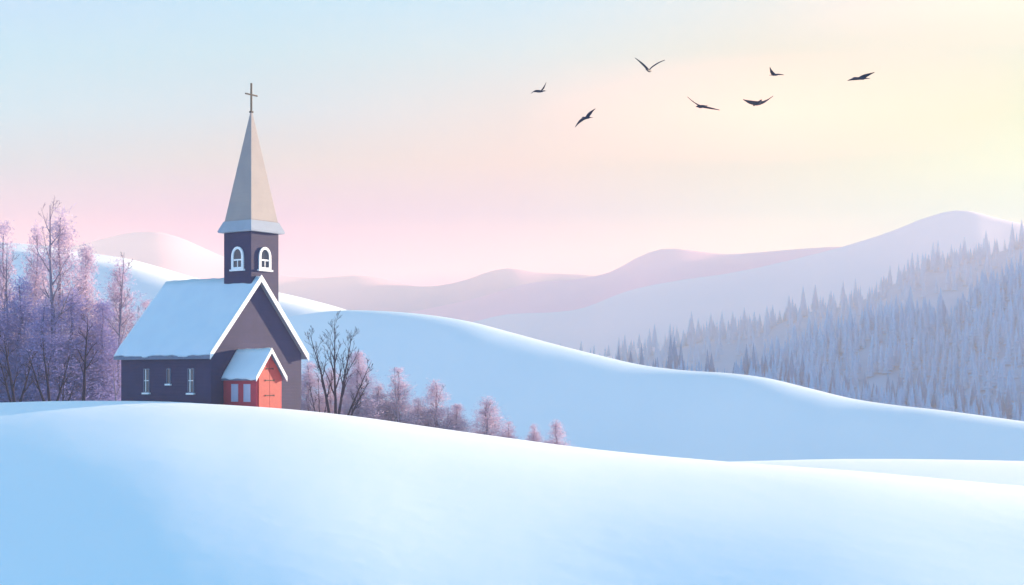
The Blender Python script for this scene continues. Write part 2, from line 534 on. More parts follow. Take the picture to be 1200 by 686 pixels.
mb = MB(); mb.box(PM - 0.010, PM + 0.010, PY - 0.04, PY - 0.004, -1.1, 2.7); mb.build('door_gap', M['iron'], porch)
for yc in (-1.93, -0.93):
    mb = MB()
    z0, z1, w, t = 0.32, 1.34, 0.54, 0.05
    mb.ring([(yc - w / 2, z0), (yc + w / 2, z0), (yc + w / 2, z1), (yc - w / 2, z1)],
            [(yc - w / 2 + t, z0 + t), (yc + w / 2 - t, z0 + t), (yc + w / 2 - t, z1 - t), (yc - w / 2 + t, z1 - t)], PX0 - 0.04, PX0, YZ)
    mb.box(PX0 - 0.02, PX0 - 0.004, yc - w / 2 + t, yc + w / 2 - t, z0 + t, z1 - t)
    mb.build('window', M['pale_glass'], porch)
# small snow lump by the porch
mb = MB()
for k in range(3):
    c = Vector((3.35 + 0.2 * k, -1.6 + 0.25 * k, 0))
    r = 0.22 - 0.04 * k
    vs, fs = [], []
    for i in range(7):
        for j in range(12):
            a, b = math.pi * i / 6, 2 * math.pi * j / 12
            wob = 1 + 0.12 * math.sin(3 * b + k + i)
            vs.append((c.x + r * 1.5 * wob * math.sin(a) * math.cos(b), c.y + r * 1.3 * wob * math.sin(a) * math.sin(b), r * 0.8 * math.cos(a)))
    for i in range(6):
        for j in range(12):
            fs.append((i * 12 + j, i * 12 + (j + 1) % 12, (i + 1) * 12 + (j + 1) % 12, (i + 1) * 12 + j))
    mb.add(vs, fs)
sd = mb.build('snow_mound', M['snow'], smooth=True)
sd.rotation_euler = (0, 0, RZ)
wx = -17.35 + 3.5 * 0.569 + 1.5 * 0.822; wy = 81 + 3.5 * 0.822 - 1.5 * 0.569
sd.location = (-17.35, 81.0, fg_z(wx, wy) + 0.06)
tag(sd, 'small lump of shovelled snow beside the red porch door', 'snow mound')

# ------------------------------------------------------------------ bare trees
def rot_about(v, axis, ang):
    return Matrix.Rotation(ang, 3, axis) @ v

def branch(mb, rng, p, d, length, r, level, maxlevel, up=0.25, kids=(4, 7), spread=0.75, shrink=0.55, sides=6, start=0.25):
    seg = max(3, int(5 - level * 0.6))
    pts, rad, dirs = [p.copy()], [r], [d.copy()]
    q, dd = p.copy(), d.copy()
    for i in range(seg):
        wob = Vector((rng.gauss(0, 1), rng.gauss(0, 1), rng.gauss(0, 0.5))) * 0.10
        dd = (dd + wob + Vector((0, 0, up * (0.5 if level else 0.15)))).normalized()
        q = q + dd * (length / seg)
        pts.append(q.copy()); dirs.append(dd.copy())
        rad.append(max(0.010, r * (1 - 0.9 * (i + 1) / seg)))
    mb.tube(pts, rad, max(3, sides - level))
    if level >= maxlevel:
        return
    k = rng.randint(*kids)
    az = rng.uniform(0, 6.28)
    for i in range(k):
        u = start + (0.97 - start) * (i + rng.uniform(0.1, 0.9)) / k
        fi = u * seg
        a = int(min(fi, seg - 1)); t = fi - a
        bp = pts[a].lerp(pts[a + 1], t)
        bd = dirs[a]
        az += 2.4 + rng.uniform(-0.5, 0.5)
        side = Vector((math.cos(az), math.sin(az), 0))
        side = (side - bd * side.dot(bd)).normalized()
        ang = spread * rng.uniform(0.75, 1.2)
        nd = (bd * math.cos(ang) + side * math.sin(ang)).normalized()
        ln = length * shrink * rng.uniform(0.7, 1.15) * (1.15 - 0.62 * u)
        br = max(0.012, rad[a] * (1 - t) * 0.62 + rad[a + 1] * t * 0.62)
        branch(mb, rng, bp, nd, ln, br * 0.85, level + 1, maxlevel, up, kids, spread, shrink, sides, 0.2)

def bare_tree(px, d, ytop, ground, seed, label, material='bark', group='bare winter trees', stems=None, lean=0.0,
              trunk_r=None, kids=(5, 8), spread=0.7, shrink=0.5, start=0.3, levels=3, ybase=None, up=0.25):
    rng = random.Random(seed)
    x, y, z = ground(px, d)
    ztop = CAMZ - (ytop - HY) / F * d
    H = ztop - z
    t = empty('bare_tree', (x, y, z))
    tag(t, label, 'tree', group)
    tr, cr = MB(), MB()
    stems = stems or [(0, 0, 1.0)]
    for (ox, ln, hh) in stems:
        h = H * hh
        r = (trunk_r or 0.022 * h + 0.03)
        seg = 8
        pts, rad, dirs = [Vector((ox, 0, -0.4))], [r * 1.15], [Vector((0, 0, 1))]
        q = Vector((ox, 0, -0.4)); dd = Vector((ln, rng.uniform(-.1, .1), 1)).normalized()
        for i in range(seg):
            dd = (dd + Vector((rng.gauss(0, .035) + lean * 0.05, rng.gauss(0, .035), 0.04))).normalized()
            q = q + dd * ((h + 0.4) / seg) / max(0.6, dd.z)
            pts.append(q.copy()); dirs.append(dd.copy()); rad.append(max(0.012, r * (1 - 0.9 * ((i + 1) / seg) ** 0.9)))
        tr.tube(pts, rad, 8)
        k = rng.randint(*kids)
        az = rng.uniform(0, 6.28)
        for i in range(k):
            u = start + (0.96 - start) * (i + rng.uniform(0.2, 0.8)) / k
            fi = u * seg; a = int(min(fi, seg - 1)); tt = fi - a
            bp = pts[a].lerp(pts[a + 1], tt)
            az += 2.4 + rng.uniform(-.6, .6)
            side = Vector((math.cos(az), 0.75 * math.sin(az), 0)).normalized()
            ang = spread * rng.uniform(0.75, 1.15)
            nd = (dirs[a] * math.cos(ang) + side * math.sin(ang)).normalized()
            br = rad[a] * (1 - tt) + rad[a + 1] * tt
            branch(cr, rng, bp, nd, h * shrink * rng.uniform(0.75, 1.1) * (1.1 - 0.8 * u), br * 0.72, 1, levels, up, (3, 5), 0.6, 0.55)
    tr.build('trunk', M[material], t, smooth=True)
    cr.build('crown', M[material], t, smooth=True)
    return t

def fg_ground(px, d):
    x = (px - CX) / F * d
    return (x, d, fg_z(x, d))

G = 'bare winter trees'
# left group
bare_tree(18, 98, 393, fg_ground, 11, 'low bushy bare tree at the far left edge of the snow ridge', stems=[(0, 0, 1.0), (-0.05, -0.35, 0.72), (0.05, 0.33, 0.78)], kids=(4, 6), spread=0.55, shrink=0.42, start=0.25)
bare_tree(60, 104, 242, fg_ground, 5, 'tallest slender bare tree with long forked limbs, left of the church', material='pale_bark', lean=0.12, kids=(9, 11), spread=0.75, shrink=0.30, start=0.42, levels=3, trunk_r=0.27)
bare_tree(59, 97, 396, fg_ground, 21, 'dark bare tree with ascending limbs at the foot of the tallest tree', stems=[(0, -0.02, 1.0), (-0.1, -0.42, 0.8), (0.1, 0.38, 0.75)], kids=(3, 5), spread=0.5, shrink=0.42, start=0.3)
bare_tree(73, 96, 440, fg_ground, 31, 'tiny bare sapling between two dark trees left of the church', kids=(4, 5), spread=0.6, shrink=0.5, start=0.2, stems=[(0, .05, 1.0), (.05, .5, .8)], levels=2)
bare_tree(97.5, 97, 371, fg_ground, 42, 'straight dark bare tree standing alone midway between church and left edge', kids=(6, 8), spread=0.75, shrink=0.30, start=0.33, trunk_r=0.15)
bare_tree(15, 108, 288, fg_ground, 53, 'tall pale bare tree inside the pink wood at the left edge', material='pale_bark', kids=(7, 9), spread=0.6, shrink=0.26, start=0.45, stems=[(0, 0, 1.0), (-0.35, -0.02, 0.86)], trunk_r=0.14)
bare_tree(140, 106, 297, fg_ground, 64, 'tall pale bare tree rising behind the church roof edge', material='pale_bark', kids=(7, 9), spread=0.75, shrink=0.22, start=0.4, trunk_r=0.15)
bare_tree(136, 97, 428, fg_ground, 75, 'small thin bare sapling against the left corner of the church', material='pale_bark', kids=(4, 5), spread=0.8, shrink=0.45, start=0.3, levels=2)
bare_tree(153, 106, 360, fg_ground, 86, 'thin pale bare tree half hidden behind the church roof slope', material='pale_bark', kids=(5, 7), spread=0.6, shrink=0.28, start=0.5, trunk_r=0.1)
# right group
bare_tree(391, 98, 376, fg_ground, 102, 'tall dark bare tree with twin trunks, right of the church', stems=[(-0.15, -0.14, 0.88), (0.17, -0.02, 1.0), (0.22, 0.16, 0.86)], kids=(9, 11), spread=0.52, shrink=0.42, start=0.26, trunk_r=0.13)
bare_tree(402, 99, 424, fg_ground, 113, 'dark bare tree leaning right beside the twin trunked tree', stems=[(0, 0.28, 1.0), (0.08, 0.55, 0.7)], lean=0.6, kids=(7, 9), spread=0.6, shrink=0.42, start=0.25, trunk_r=0.10)
bare_tree(376, 96, 444, fg_ground, 124, 'low dark leafless shrub between church wall and twin trunked tree', stems=[(0, -0.12, 1.0), (-0.1, -0.45, 0.85), (0.1, 0.25, 0.6)], kids=(3, 5), spread=0.5, shrink=0.35, start=0.3, levels=2, trunk_r=0.05)
bare_tree(468.5, 107, 430, fg_ground, 135, 'pale bare tree in front of the pink bush nearest the twin trunked tree', material='pale_bark', kids=(5, 6), spread=0.7, shrink=0.28, start=0.3, trunk_r=0.09)
bare_tree(507, 109, 451, fg_ground, 146, 'slightly leaning pale bare tree in the middle of the pink bushes', material='pale_bark', lean=0.5, kids=(4, 6), spread=0.6, shrink=0.28, start=0.4, trunk_r=0.08)
bare_tree(571, 111, 471, fg_ground, 157, 'small pale bare tree in the last large pink bush down the slope', material='pale_bark', kids=(4, 6), spread=0.6, shrink=0.26, start=0.4, trunk_r=0.08)
bare_tree(650, 113, 502, fg_ground, 168, 'tiny pale bare tree in the farthest pink bush down the slope', material='pale_bark', kids=(4, 5), spread=0.6, shrink=0.26, start=0.4, trunk_r=0.06, levels=2)
bare_tree(522, 110, 478, fg_ground, 179, 'thin pale sapling low down between two pink bushes', material='pale_bark', kids=(3, 4), spread=0.5, shrink=0.4, start=0.3, trunk_r=0.05, levels=2)

# ------------------------------------------------------------------ frosted trees (pink misty crowns)
def frosted_meshes(seed, n=27000):
    """unit tree 10 m tall and about 4 m wide: (trunk mesh, crown mesh)"""
    rng = random.Random(seed)
    H = 10.0
    mb = MB()
    clumps = []
    for k in range(150):
        u = rng.random() ** 1.2 * 0.95
        rr = 1.75 * (1 - u) ** 0.8 * (0.85 + 0.15 * math.sin(k * 2.1))
        a = rng.uniform(0, 2 * math.pi)
        q = rr * math.sqrt(rng.random()) * 0.92
        clumps.append((q * math.cos(a), q * math.sin(a), u * H + 0.2, 0.16 + 0.34 * (1 - u) * rng.uniform(0.7, 1.2)))
    wts = [c[3] ** 2 for c in clumps]
    picks = rng.choices(clumps, wts, k=n)
    vs, fs = mb.v, mb.f
    for (cx, cy, cz, s) in picks:
        x, y, z = rng.gauss(cx, s * 1.0), rng.gauss(cy, s * 1.0), rng.gauss(cz, s * 1.1)
        if z < 0.05: z = rng.uniform(0.05, 1.5)
        if z > H * 1.02: continue
        out = Vector((x, y, 0.9 + 0.2 * z / H)) * 0.5 + Vector((rng.gauss(0, 1), rng.gauss(0, 1), rng.gauss(0.4, .8)))
        out.normalize()
        side = out.cross(Vector((rng.gauss(0, 1), rng.gauss(0, 1), rng.gauss(0, 1))))
        if side.length < 1e-3: continue
        side.normalize()
        l, w = rng.uniform(0.08, 0.21), rng.uniform(0.011, 0.023)
        p = Vector((x, y, z))
        o = len(vs)
        vs += [tuple(p - side * w), tuple(p + side * w), tuple(p + out * l + side * w * 0.4), tuple(p + out * l - side * w * 0.4)]
        fs.append((o, o + 1, o + 2, o + 3))
    crown = mb.mesh('crown', M['frost'], fix=False)
    tb = MB()
    pts = [Vector((0, 0, -0.6))]
    for i in range(8):
        pts.append(Vector((rng.gauss(0, .05), rng.gauss(0, .05), (i + 1) / 8 * 9.4)))
    tb.tube(pts, [0.13 * (1 - 0.92 * i / 8) + 0.01 for i in range(9)], 6)
    for k in range(9):
        z = 1.5 + k * 0.75
        a = k * 2.4
        d = Vector((math.cos(a), math.sin(a), 0.9)).normalized()
        branch(tb, rng, Vector((0, 0, z)), d, 1.9 * (1 - z / 11) + 0.3, 0.05 * (1 - z / 11), 2, 3, 0.2, (2, 4), 0.6, 0.5)
    trunk = tb.mesh('trunk', M['pale_bark'], smooth=True)
    return trunk, crown
FM = [frosted_meshes(200 + k) for k in range(5)]
LAV = []
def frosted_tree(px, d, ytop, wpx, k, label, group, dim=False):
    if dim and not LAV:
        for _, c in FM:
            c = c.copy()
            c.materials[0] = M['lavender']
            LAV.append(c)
    x, y, z = fg_ground(px, d)
    H = CAMZ - (ytop - HY) / F * d - z
    t = empty('frosted_tree', (x, y, z), rz=R.uniform(0, 6.28))
    s = wpx * 1.42 / F * d / 4.0
    t.scale = (s, s, H / 10.0)
    tag(t, label, 'tree', group)
    link_mesh('trunk', FM[k % 5][0], t)
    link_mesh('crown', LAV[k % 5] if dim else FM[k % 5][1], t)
GL, GR = 'frosted trees left of the church', 'pink frosted trees right of the church'
left = [(-26, 116, 268, 90, 'large pink frosted tree cut off by the left edge of the photo'),
        (4, 112, 260, 62, 'pink frosted tree with rounded top near the left edge'),
        (43, 115, 261, 56, 'narrow pink frosted tree left of the tallest bare tree'),
        (70, 110, 240, 80, 'tallest pink frosted tree behind the tallest bare tree'),
        (101, 113, 286, 60, 'pink frosted tree on the right shoulder of the tallest one'),
        (140, 111, 302, 70, 'pink frosted tree nearest the church roof, with a pale trunk in it'),
        (171, 112, 352, 52, 'low pink frosted tree half behind the sloping church roof'),
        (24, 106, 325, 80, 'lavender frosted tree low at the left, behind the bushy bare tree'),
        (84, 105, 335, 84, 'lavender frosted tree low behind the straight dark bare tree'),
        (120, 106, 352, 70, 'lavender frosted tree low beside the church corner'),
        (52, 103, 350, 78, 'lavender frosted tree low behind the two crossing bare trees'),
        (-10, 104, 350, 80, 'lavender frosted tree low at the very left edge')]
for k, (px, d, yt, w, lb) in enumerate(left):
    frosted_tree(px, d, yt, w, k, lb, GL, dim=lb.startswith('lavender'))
right = [(362, 108, 424, 56, 'pink frosted tree touching the right wall of the church'),
         (388, 110, 430, 52, 'pink frosted bush behind the twin trunked bare tree'),
         (419, 107, 411, 56, 'tallest pink frosted tree right of the twin trunked bare tree'),
         (443, 109, 448, 50, 'low pink frosted bush between the two taller ones near the church'),
         (467, 109, 431, 54, 'pink frosted tree with a pale trunk, second peak from the church'),
         (490, 111, 466, 44, 'low pink frosted bush left of the leaning pale tree'),
         (511, 111, 444, 54, 'pink frosted tree around the leaning pale tree'),
         (535, 112, 473, 44, 'low pink frosted bush right of the leaning pale tree'),
         (571, 113, 464, 56, 'pink frosted tree standing apart midway down the slope'),
         (596, 114, 494, 36, 'small pink frosted bush at the right foot of the one standing apart'),
         (626, 115, 497, 32, 'smaller left one of the last two pink frosted bushes down the slope'),
         (652, 115, 491, 38, 'last pink frosted bush down the slope at the right')]
for k, (px, d, yt, w, lb) in enumerate(right):
    frosted_tree(px, d, yt, w, k + 2, lb, GR)

# ------------------------------------------------------------------ conifers
def conifer_meshes(seed):
    """unit conifer 10 m tall, about 3.6 m wide"""
    rng = random.Random(seed)
    mb = MB()
    H, tiers = 10.0, 34
    for i in range(tiers):
        u = i / (tiers - 1)
        z = 0.7 + u * 9.0
        rad = 1.75 * (1 - u) ** 0.85 * rng.uniform(0.75, 1.12) + 0.10
        n = int(15 - 8 * u)
        for k in range(n):
            a = 2 * math.pi * (k + rng.uniform(-.35, .35)) / n + i
            r = rad * rng.uniform(0.6, 1.15)
            w = 0.22 * r + 0.07
            dr = 0.42 * r + rng.uniform(0, .15)
            c, s = math.cos(a), math.sin(a)
            m = Vector((c * r * 0.55, s * r * 0.55, z - dr * 0.35))
            tip = Vector((c * r, s * r, z - dr))
            sd = Vector((-s, c, 0)) * w
            o = len(mb.v)
            mb.v += [(0, 0, z + 0.12), tuple(m + sd - Vector((0, 0, .12))), tuple(tip), tuple(m - sd - Vector((0, 0, .12)))]
            mb.f += [(o, o + 1, o + 2), (o, o + 2, o + 3)]
    o = len(mb.v)
    core = [(1.2, 0.3), (0.82, 4.0), (0.40, 7.0), (0.03, 10.05)]
    for r, z in core:
        mb.v += [(r * math.cos(2 * math.pi * k / 7), r * math.sin(2 * math.pi * k / 7), z) for k in range(7)]
    for j in range(3):
        for k in range(7):
            mb.f.append((o + j * 7 + k, o + j * 7 + (k + 1) % 7, o + (j + 1) * 7 + (k + 1) % 7, o + (j + 1) * 7 + k))
    crown = mb.mesh('crown', M['needles'], fix=False)
    tb = MB()
    tb.tube([(0, 0, -1.5), (0, 0, 1), (0.02, 0, 5), (0, 0, 9.6)], [0.2, 0.16, 0.1, 0.02], 6)
    return tb.mesh('trunk', M['bark'], smooth=True), crown
CM = [conifer_meshes(300 + k) for k in range(6)]
def recoloured(me, m):
    me = me.copy()
    me.materials[0] = m
    return me
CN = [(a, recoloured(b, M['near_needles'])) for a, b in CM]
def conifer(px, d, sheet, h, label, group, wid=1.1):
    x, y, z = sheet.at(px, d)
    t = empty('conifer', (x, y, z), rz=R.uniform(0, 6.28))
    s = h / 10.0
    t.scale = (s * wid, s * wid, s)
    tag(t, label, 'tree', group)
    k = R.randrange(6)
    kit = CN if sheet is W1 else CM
    link_mesh('trunk', kit[k][0], t)
    link_mesh('crown', kit[k][1], t)
def conifer_to(px, ytop, d, sheet, label, group, wid=1.1):
    x, y, z = sheet.at(px, d)
    conifer(px, d, sheet, CAMZ - (ytop - HY) / F * d - z, label, group, wid)

GI, G1, G2, G3 = ('conifers standing out above the middle snow hill', 'hazy conifers of the nearest wood',
                  'hazy conifers of the middle wood', 'pale conifers of the farthest wood')
solo = [(725, 405, 'leftmost conifer showing above the middle snow hill'),
        (752, 402, 'broad conifer second from the left above the middle snow hill'),
        (786, 391, 'tall conifer, left one of the close pair above the middle snow hill'),
        (798, 399, 'conifer, shorter right one of the close pair above the middle snow hill'),
        (829, 409, 'lone conifer right of the close pair above the snow hill'),
        (883, 402, 'pointed conifer at the left end of the dense nearest wood'),
        (1057, 438, 'conifer left of the tallest one in the lower right wood'),
        (1077, 428, 'tallest conifer poking out of the lower right wood'),
        (1122, 440, 'pointed conifer right of the tallest one in the lower right wood')]
for px, yt, lb in solo:
    conifer_to(px, yt, 472 if px > 900 else 462, W1, lb, GI, 0.85)
count = [0, 0, 0]
L1 = 'hazy blue conifer in the dense row just beyond the middle snow hill'
L2 = 'hazy conifer in the dense wood on the middle right-hand slope'
L3 = 'pale fog-blue conifer in the farthest wood below the big mountain'
def rows(sheet, plan, label, group, hmin, hmax):
    n = 0
    for (d, p0, p1, step) in plan:
        p = p0
        while p < p1:
            pp = p + R.uniform(-.4, .4) * step
            h = hmin + (hmax - hmin) * R.random() ** 1.9
            conifer(pp, d + R.uniform(-6, 6), sheet, h, label, group, R.uniform(1.0, 1.5) * (1.15 - 0.25 * h / hmax))
            n += 1
            p += step * R.choice((0.35, 0.6, 0.9, 1.3, 2.0))
    return n
n1 = rows(W1, [(482, 700, 870, 15), (480, 866, 1215, 8), (462, 872, 1215, 10)], L1, G1, 5, 13)
n2 = rows(W2, [(722, 885, 1215, 8), (700, 885, 1215, 10), (676, 890, 1215, 13)], L2, G2, 7, 19)
n3 = rows(W3, [(1200, 650, 1215, 7.5), (1165, 700, 1215, 12)], L3, G3, 9, 25)
# (for the far interior of the woods, where single trees melt together)
mb = MB()
def fill(sheet, d0, d1, p0, p1, n, hmin, hmax):
    for _ in range(n):
        d = R.uniform(d0, d1); p = R.uniform(p0, p1)
        x, y, z = sheet.at(p, d)
        h = R.uniform(hmin, hmax); s = h / 10 * R.uniform(.85, 1.2)
        a = R.uniform(0, 6.28)
        for i in range(9):
            u = i / 8
            zz = z + h * (0.08 + 0.8 * u)
            rad = 1.7 * s * (1 - u) ** 0.9 + 0.1 * s
            o = len(mb.v)
            m = 7
            mb.v.append((x, y, zz + h * 0.13))
            for k in range(m):
                b = a + i + 2 * math.pi * k / m
                r = rad * R.uniform(0.6, 1.1)
                mb.v.append((x + r * math.cos(b), y + r * math.sin(b), zz - 0.4 * r))
            mb.f += [(o, o + 1 + k, o + 1 + (k + 1) % m) for k in range(m)]
fill(W2, 600, 715, 880, 1260, 560, 8, 15)
fill(W2, 520, 640, 1060, 1270, 260, 8, 14)
fill(W3, 1060, 1190, 680, 1260, 330, 10, 19)
fill(W1, 430, 478, 860, 1260, 300, 5, 9)
fill(W1, 440, 478, 690, 870, 60, 4, 7)
fill(W2, 680, 740, 1215, 1500, 90, 9, 15)
fill(W3, 1140, 1210, 1215, 1500, 90, 11, 18)
fill(W1, 450, 482, 1215, 1500, 60, 5, 9)
tag(mb.build('distant_wood', M['needles'], fix=False), 'mass of hazy blue conifers filling the slopes on the right', 'wood', kind='stuff')
print('CONIFERS', len(solo), n1, n2, n3)

# ------------------------------------------------------------------ birds
def bird(px_body, left, right, d, heading, label, span_fix=1.0, pitch=0.1):
    """left/right: [(wrist px), (tip px)] as seen; heading: angle of flight in the ground plane"""
    k = d / F
    c = Vector(((px_body[0] - CX) * k, d, CAMZ - (px_body[1] - HY) * k))
    fw = Vector((math.cos(heading), math.sin(heading), pitch)).normalized()
    rt = fw.cross(Vector((0, 0, 1))).normalized()
    upv = rt.cross(fw)
    mb = MB()
    span = max(abs(left[1][0] - px_body[0]) + abs(right[1][0] - px_body[0]), 14) * k
    bl = 0.42 * max(span, 0.6) / 1.2
    bl = max(bl, 0.30)
    prof = [(-0.62, 0.02, 0.10), (-0.50, 0.03, 0.13), (-0.36, 0.07, 0.08), (-0.15, 0.125, 0.12), (0.08, 0.15, 0.145), (0.25, 0.12, 0.12),
            (0.36, 0.085, 0.085), (0.45, 0.085, 0.085), (0.53, 0.06, 0.06), (0.58, 0.022, 0.022), (0.68, 0.006, 0.006)]
    n = 10
    vs, fs = [], []
    for (u, rz_, rx_) in prof:
        lift = 0.05 if u > 0.3 else 0.0
        for j in range(n):
            a = 2 * math.pi * j / n
            vs.append(c + fw * (u * bl * 1.5) + rt * (rx_ * bl * math.cos(a)) + upv * (rz_ * bl * math.sin(a) + lift * bl))
    for i in range(len(prof) - 1):
        for j in range(n):
            fs.append((i * n + j, i * n + (j + 1) % n, (i + 1) * n + (j + 1) % n, (i + 1) * n + j))
    fs += [tuple(range(n - 1, -1, -1)), tuple(range((len(prof) - 1) * n, len(prof) * n))]
    mb.add(vs, fs)
    for side, depth in ((left, 1), (right, -1)):
        def P(q, y): return Vector(((q[0] - CX) * k, d + y, CAMZ - (q[1] - HY) * k))
        root = c + upv * 0.05 * bl
        w0, t0 = side
        yy = (fw.y * 0.0)
        wr, tip = P(w0, 0.05), P(t0, -0.05)
        st = []
        for s in range(13):
            t = s / 12
            p = root * (1 - t) ** 2 + (wr * 2 - (root + tip) * 0.5) * 2 * t * (1 - t) + tip * t * t
            chord = 0.37 * bl * (1.25 - 0.55 * t) * (1 - max(0, t - 0.55) / 0.46) ** 0.8 + 0.012
            st.append((p, chord))
        vs, fs = [], []
        # the wing chord runs along the flight direction, tilted so the broad face is seen from below
        for p, ch_ in st:
            lead = p + fw * ch_ * 0.55 + upv * 0.10 * ch_
            trail = p - fw * ch_ * 0.65 - upv * 0.42 * ch_
            mid = p + upv * (0.015 + 0.05 * ch_)
            low = p - upv * (0.012 + 0.02 * ch_)
            vs += [lead, mid, trail, low]
        for s in range(12):
            for j in range(4):
                fs.append((s * 4 + j, s * 4 + (j + 1) % 4, (s + 1) * 4 + (j + 1) % 4, (s + 1) * 4 + j))
        fs += [(0, 1, 2, 3), (51, 50, 49, 48)]
        mb.add(vs, fs)
    o = mb.build('bird', M['feather'], smooth=True)
    for v in o.data.vertices:
        v.co = v.co - c
    o.location = c
    return tag(o, label, 'bird', 'birds gliding in the sky')
bird((632.5, 107.5), [(628, 106), (622.5, 110)], [(636, 104), (640, 97)], 62, 0.15, 'small bird farthest left of the flock, right wing raised steeply')
bird((688, 138), [(681, 140.5), (674, 149.5)], [(691.5, 132), (697.5, 128)], 58, 2.5, 'lowest bird of the flock, below the small one, banking left')
bird((760.5, 83), [(753.5, 74.5), (744, 68.5)], [(768, 75.5), (779, 71)], 60, 1.2, 'large bird with both wings raised in a wide V, highest of all')
bird((822, 125), [(814.5, 120.5), (805.5, 114)], [(831.5, 126), (843, 129.5)], 60, 2.0, 'bird tilting with its left wing high and right wing drooping')
bird((888, 121), [(880, 119), (870.5, 117)], [(896.5, 118.3), (905.8, 113)], 60, -1.3, 'bird gliding with wide nearly level wings, right of the tilting one')
bird((908, 88), [(904.8, 84), (902, 79)], [(912.5, 86.8), (918, 88.3)], 64, 0.3, 'smallest bird with one wing straight up, above the level glider')
bird((1009, 92), [(1001.5, 92), (993, 95)], [(1015, 87.6), (1024.3, 85.5)], 60, 2.7, 'bird farthest right of the flock, alone against the yellow sky')

# ------------------------------------------------------------------ haze
mb = MB()
mb.box(-1400, 1400, -40, BOX_BACK, -16.5, BOX_TOP)
hz = mb.build('haze', None)
m = bpy.data.materials.new('haze')
m.use_nodes = True
nt = m.node_tree
nt.nodes.remove(nt.nodes['Principled BSDF'])
pv = nt.nodes.new('ShaderNodeVolumePrincipled')
pv.inputs['Color'].default_value = (0.95, 0.82, 0.76, 1)
pv.inputs['Density'].default_value = SIGMA
pv.inputs['Anisotropy'].default_value = -0.35
nt.links.new(pv.outputs[0], nt.nodes['Material Output'].inputs['Volume'])
hz.data.materials.append(m)
tag(hz, kind='stuff')

# ------------------------------------------------------------------ sky
sa, se = math.radians(SUN_A), math.radians(SUN_E)
S = Vector((math.cos(sa) * math.cos(se), math.sin(sa) * math.cos(se), math.sin(se)))
world = bpy.data.worlds.new('World')
scene.world = world
world.use_nodes = True
nt = world.node_tree
N, Lk = nt.nodes, nt.links
bg = N['Background']
out = N['World Output']
sky = N.new('ShaderNodeTexSky')
sky.sky_type = 'NISHITA'
sky.sun_disc = False
sky.sun_elevation = se
sky.sun_rotation = math.atan2(S.x, S.y)
sky.altitude = 3000.0
sky.air_density, sky.dust_density, sky.ozone_density = 0.12, 0.0, 1.0
Lk.new(sky.outputs[0], bg.inputs['Color'])
bg.inputs['Strength'].default_value = 0.05
# twilight colours of the lower sky by direction
tc = N.new('ShaderNodeTexCoord')
sep = N.new('ShaderNodeSeparateXYZ')
Lk.new(tc.outputs['Generated'], sep.inputs[0])
nz = N.new('ShaderNodeTexNoise')
mp = N.new('ShaderNodeMapping')
mp.inputs['Scale'].default_value = (2.0, 2.0, 9.0)
mp.inputs['Rotation'].default_value = (0, math.radians(18), 0)
Lk.new(tc.outputs['Generated'], mp.inputs['Vector'])
Lk.new(mp.outputs[0], nz.inputs['Vector'])
nz.inputs['Scale'].default_value = 1.6
nz.inputs['Detail'].default_value = 3
def math_node(op, a, b=None, c=None):
    n_ = N.new('ShaderNodeMath'); n_.operation = op
    for i, q in enumerate((a, b, c)):
        if q is None: continue
        if isinstance(q, (int, float)): n_.inputs[i].default_value = q
        else: Lk.new(q, n_.inputs[i])
    return n_.outputs[0]
zz = math_node('ADD', sep.outputs['Z'], math_node('MULTIPLY', math_node('SUBTRACT', nz.outputs['Fac'], 0.5), 0.016))
xx = math_node('ADD', sep.outputs['X'], math_node('MULTIPLY', math_node('SUBTRACT', nz.outputs['Fac'], 0.5), 0.03))

def trans(px, y):
    u = (HY - y) / F; a = (px - CX) / F
    ln = math.sqrt(1 + u * u + a * a)
    dmax = BOX_BACK
    if u > 1e-4: dmax = min(dmax, (BOX_TOP - CAMZ) / u)
    return math.exp(-SIGMA * dmax * ln)
NISH = (0.0, 0.0, 0.0)
CORR = {(0, 0): (-0.516, -0.426, -0.373), (0, 60): (-0.577, -0.45, -0.466), (0, 130): (-0.751, -0.557, -0.545), (0, 190): (-0.99, -0.756, -0.752), (0, 250): (-1.197, -0.941, -0.782), (0, 320): (-1.197, -0.941, -0.782), (0, 380): (-1.197, -0.941, -0.782), (300, 0): (-0.466, -0.386, -0.38), (300, 60): (-0.549, -0.441, -0.482), (300, 130): (-0.725, -0.542, -0.544), (300, 190): (-0.917, -0.692, -0.723), (300, 250): (-1.26, -0.982, -0.665), (300, 320): (-1.26, -0.982, -0.665), (300, 380): (-1.26, -0.982, -0.665), (600, 0): (-0.435, -0.366, -0.368), (600, 60): (-0.51, -0.424, -0.495), (600, 130): (-0.648, -0.533, -0.601), (600, 190): (-0.769, -0.659, -0.65), (600, 250): (-1.213, -0.919, -0.52), (600, 320): (-1.213, -0.919, -0.52), (600, 380): (-1.213, -0.919, -0.52), (900, 0): (-0.451, -0.388, -0.426), (900, 60): (-0.541, -0.457, -0.559), (900, 130): (0.234, -0.364, -0.531), (900, 190): (-0.845, -0.707, -0.679), (900, 250): (-1.131, -0.879, -0.59), (900, 320): (-1.131, -0.879, -0.59), (900, 380): (-1.131, -0.879, -0.59), (1200, 0): (-0.003, -0.277, -0.393), (1200, 60): (-0.553, -0.463, -0.575), (1200, 130): (-0.659, -0.568, -0.719), (1200, 190): (-0.764, -0.671, -0.569), (1200, 250): (-1.208, -0.965, -0.507), (1200, 320): (-1.208, -0.965, -0.507), (1200, 380): (-1.208, -0.965, -0.507)}
def need(px, y, rgb):
    T = trans(px, y)
    k = CORR.get((px, y), (0, 0, 0))
    return tuple(max(0.02, (lin(c) - h * (1 - T)) / T + q) for c, h, q in zip(rgb, HAZE_EQ, k))
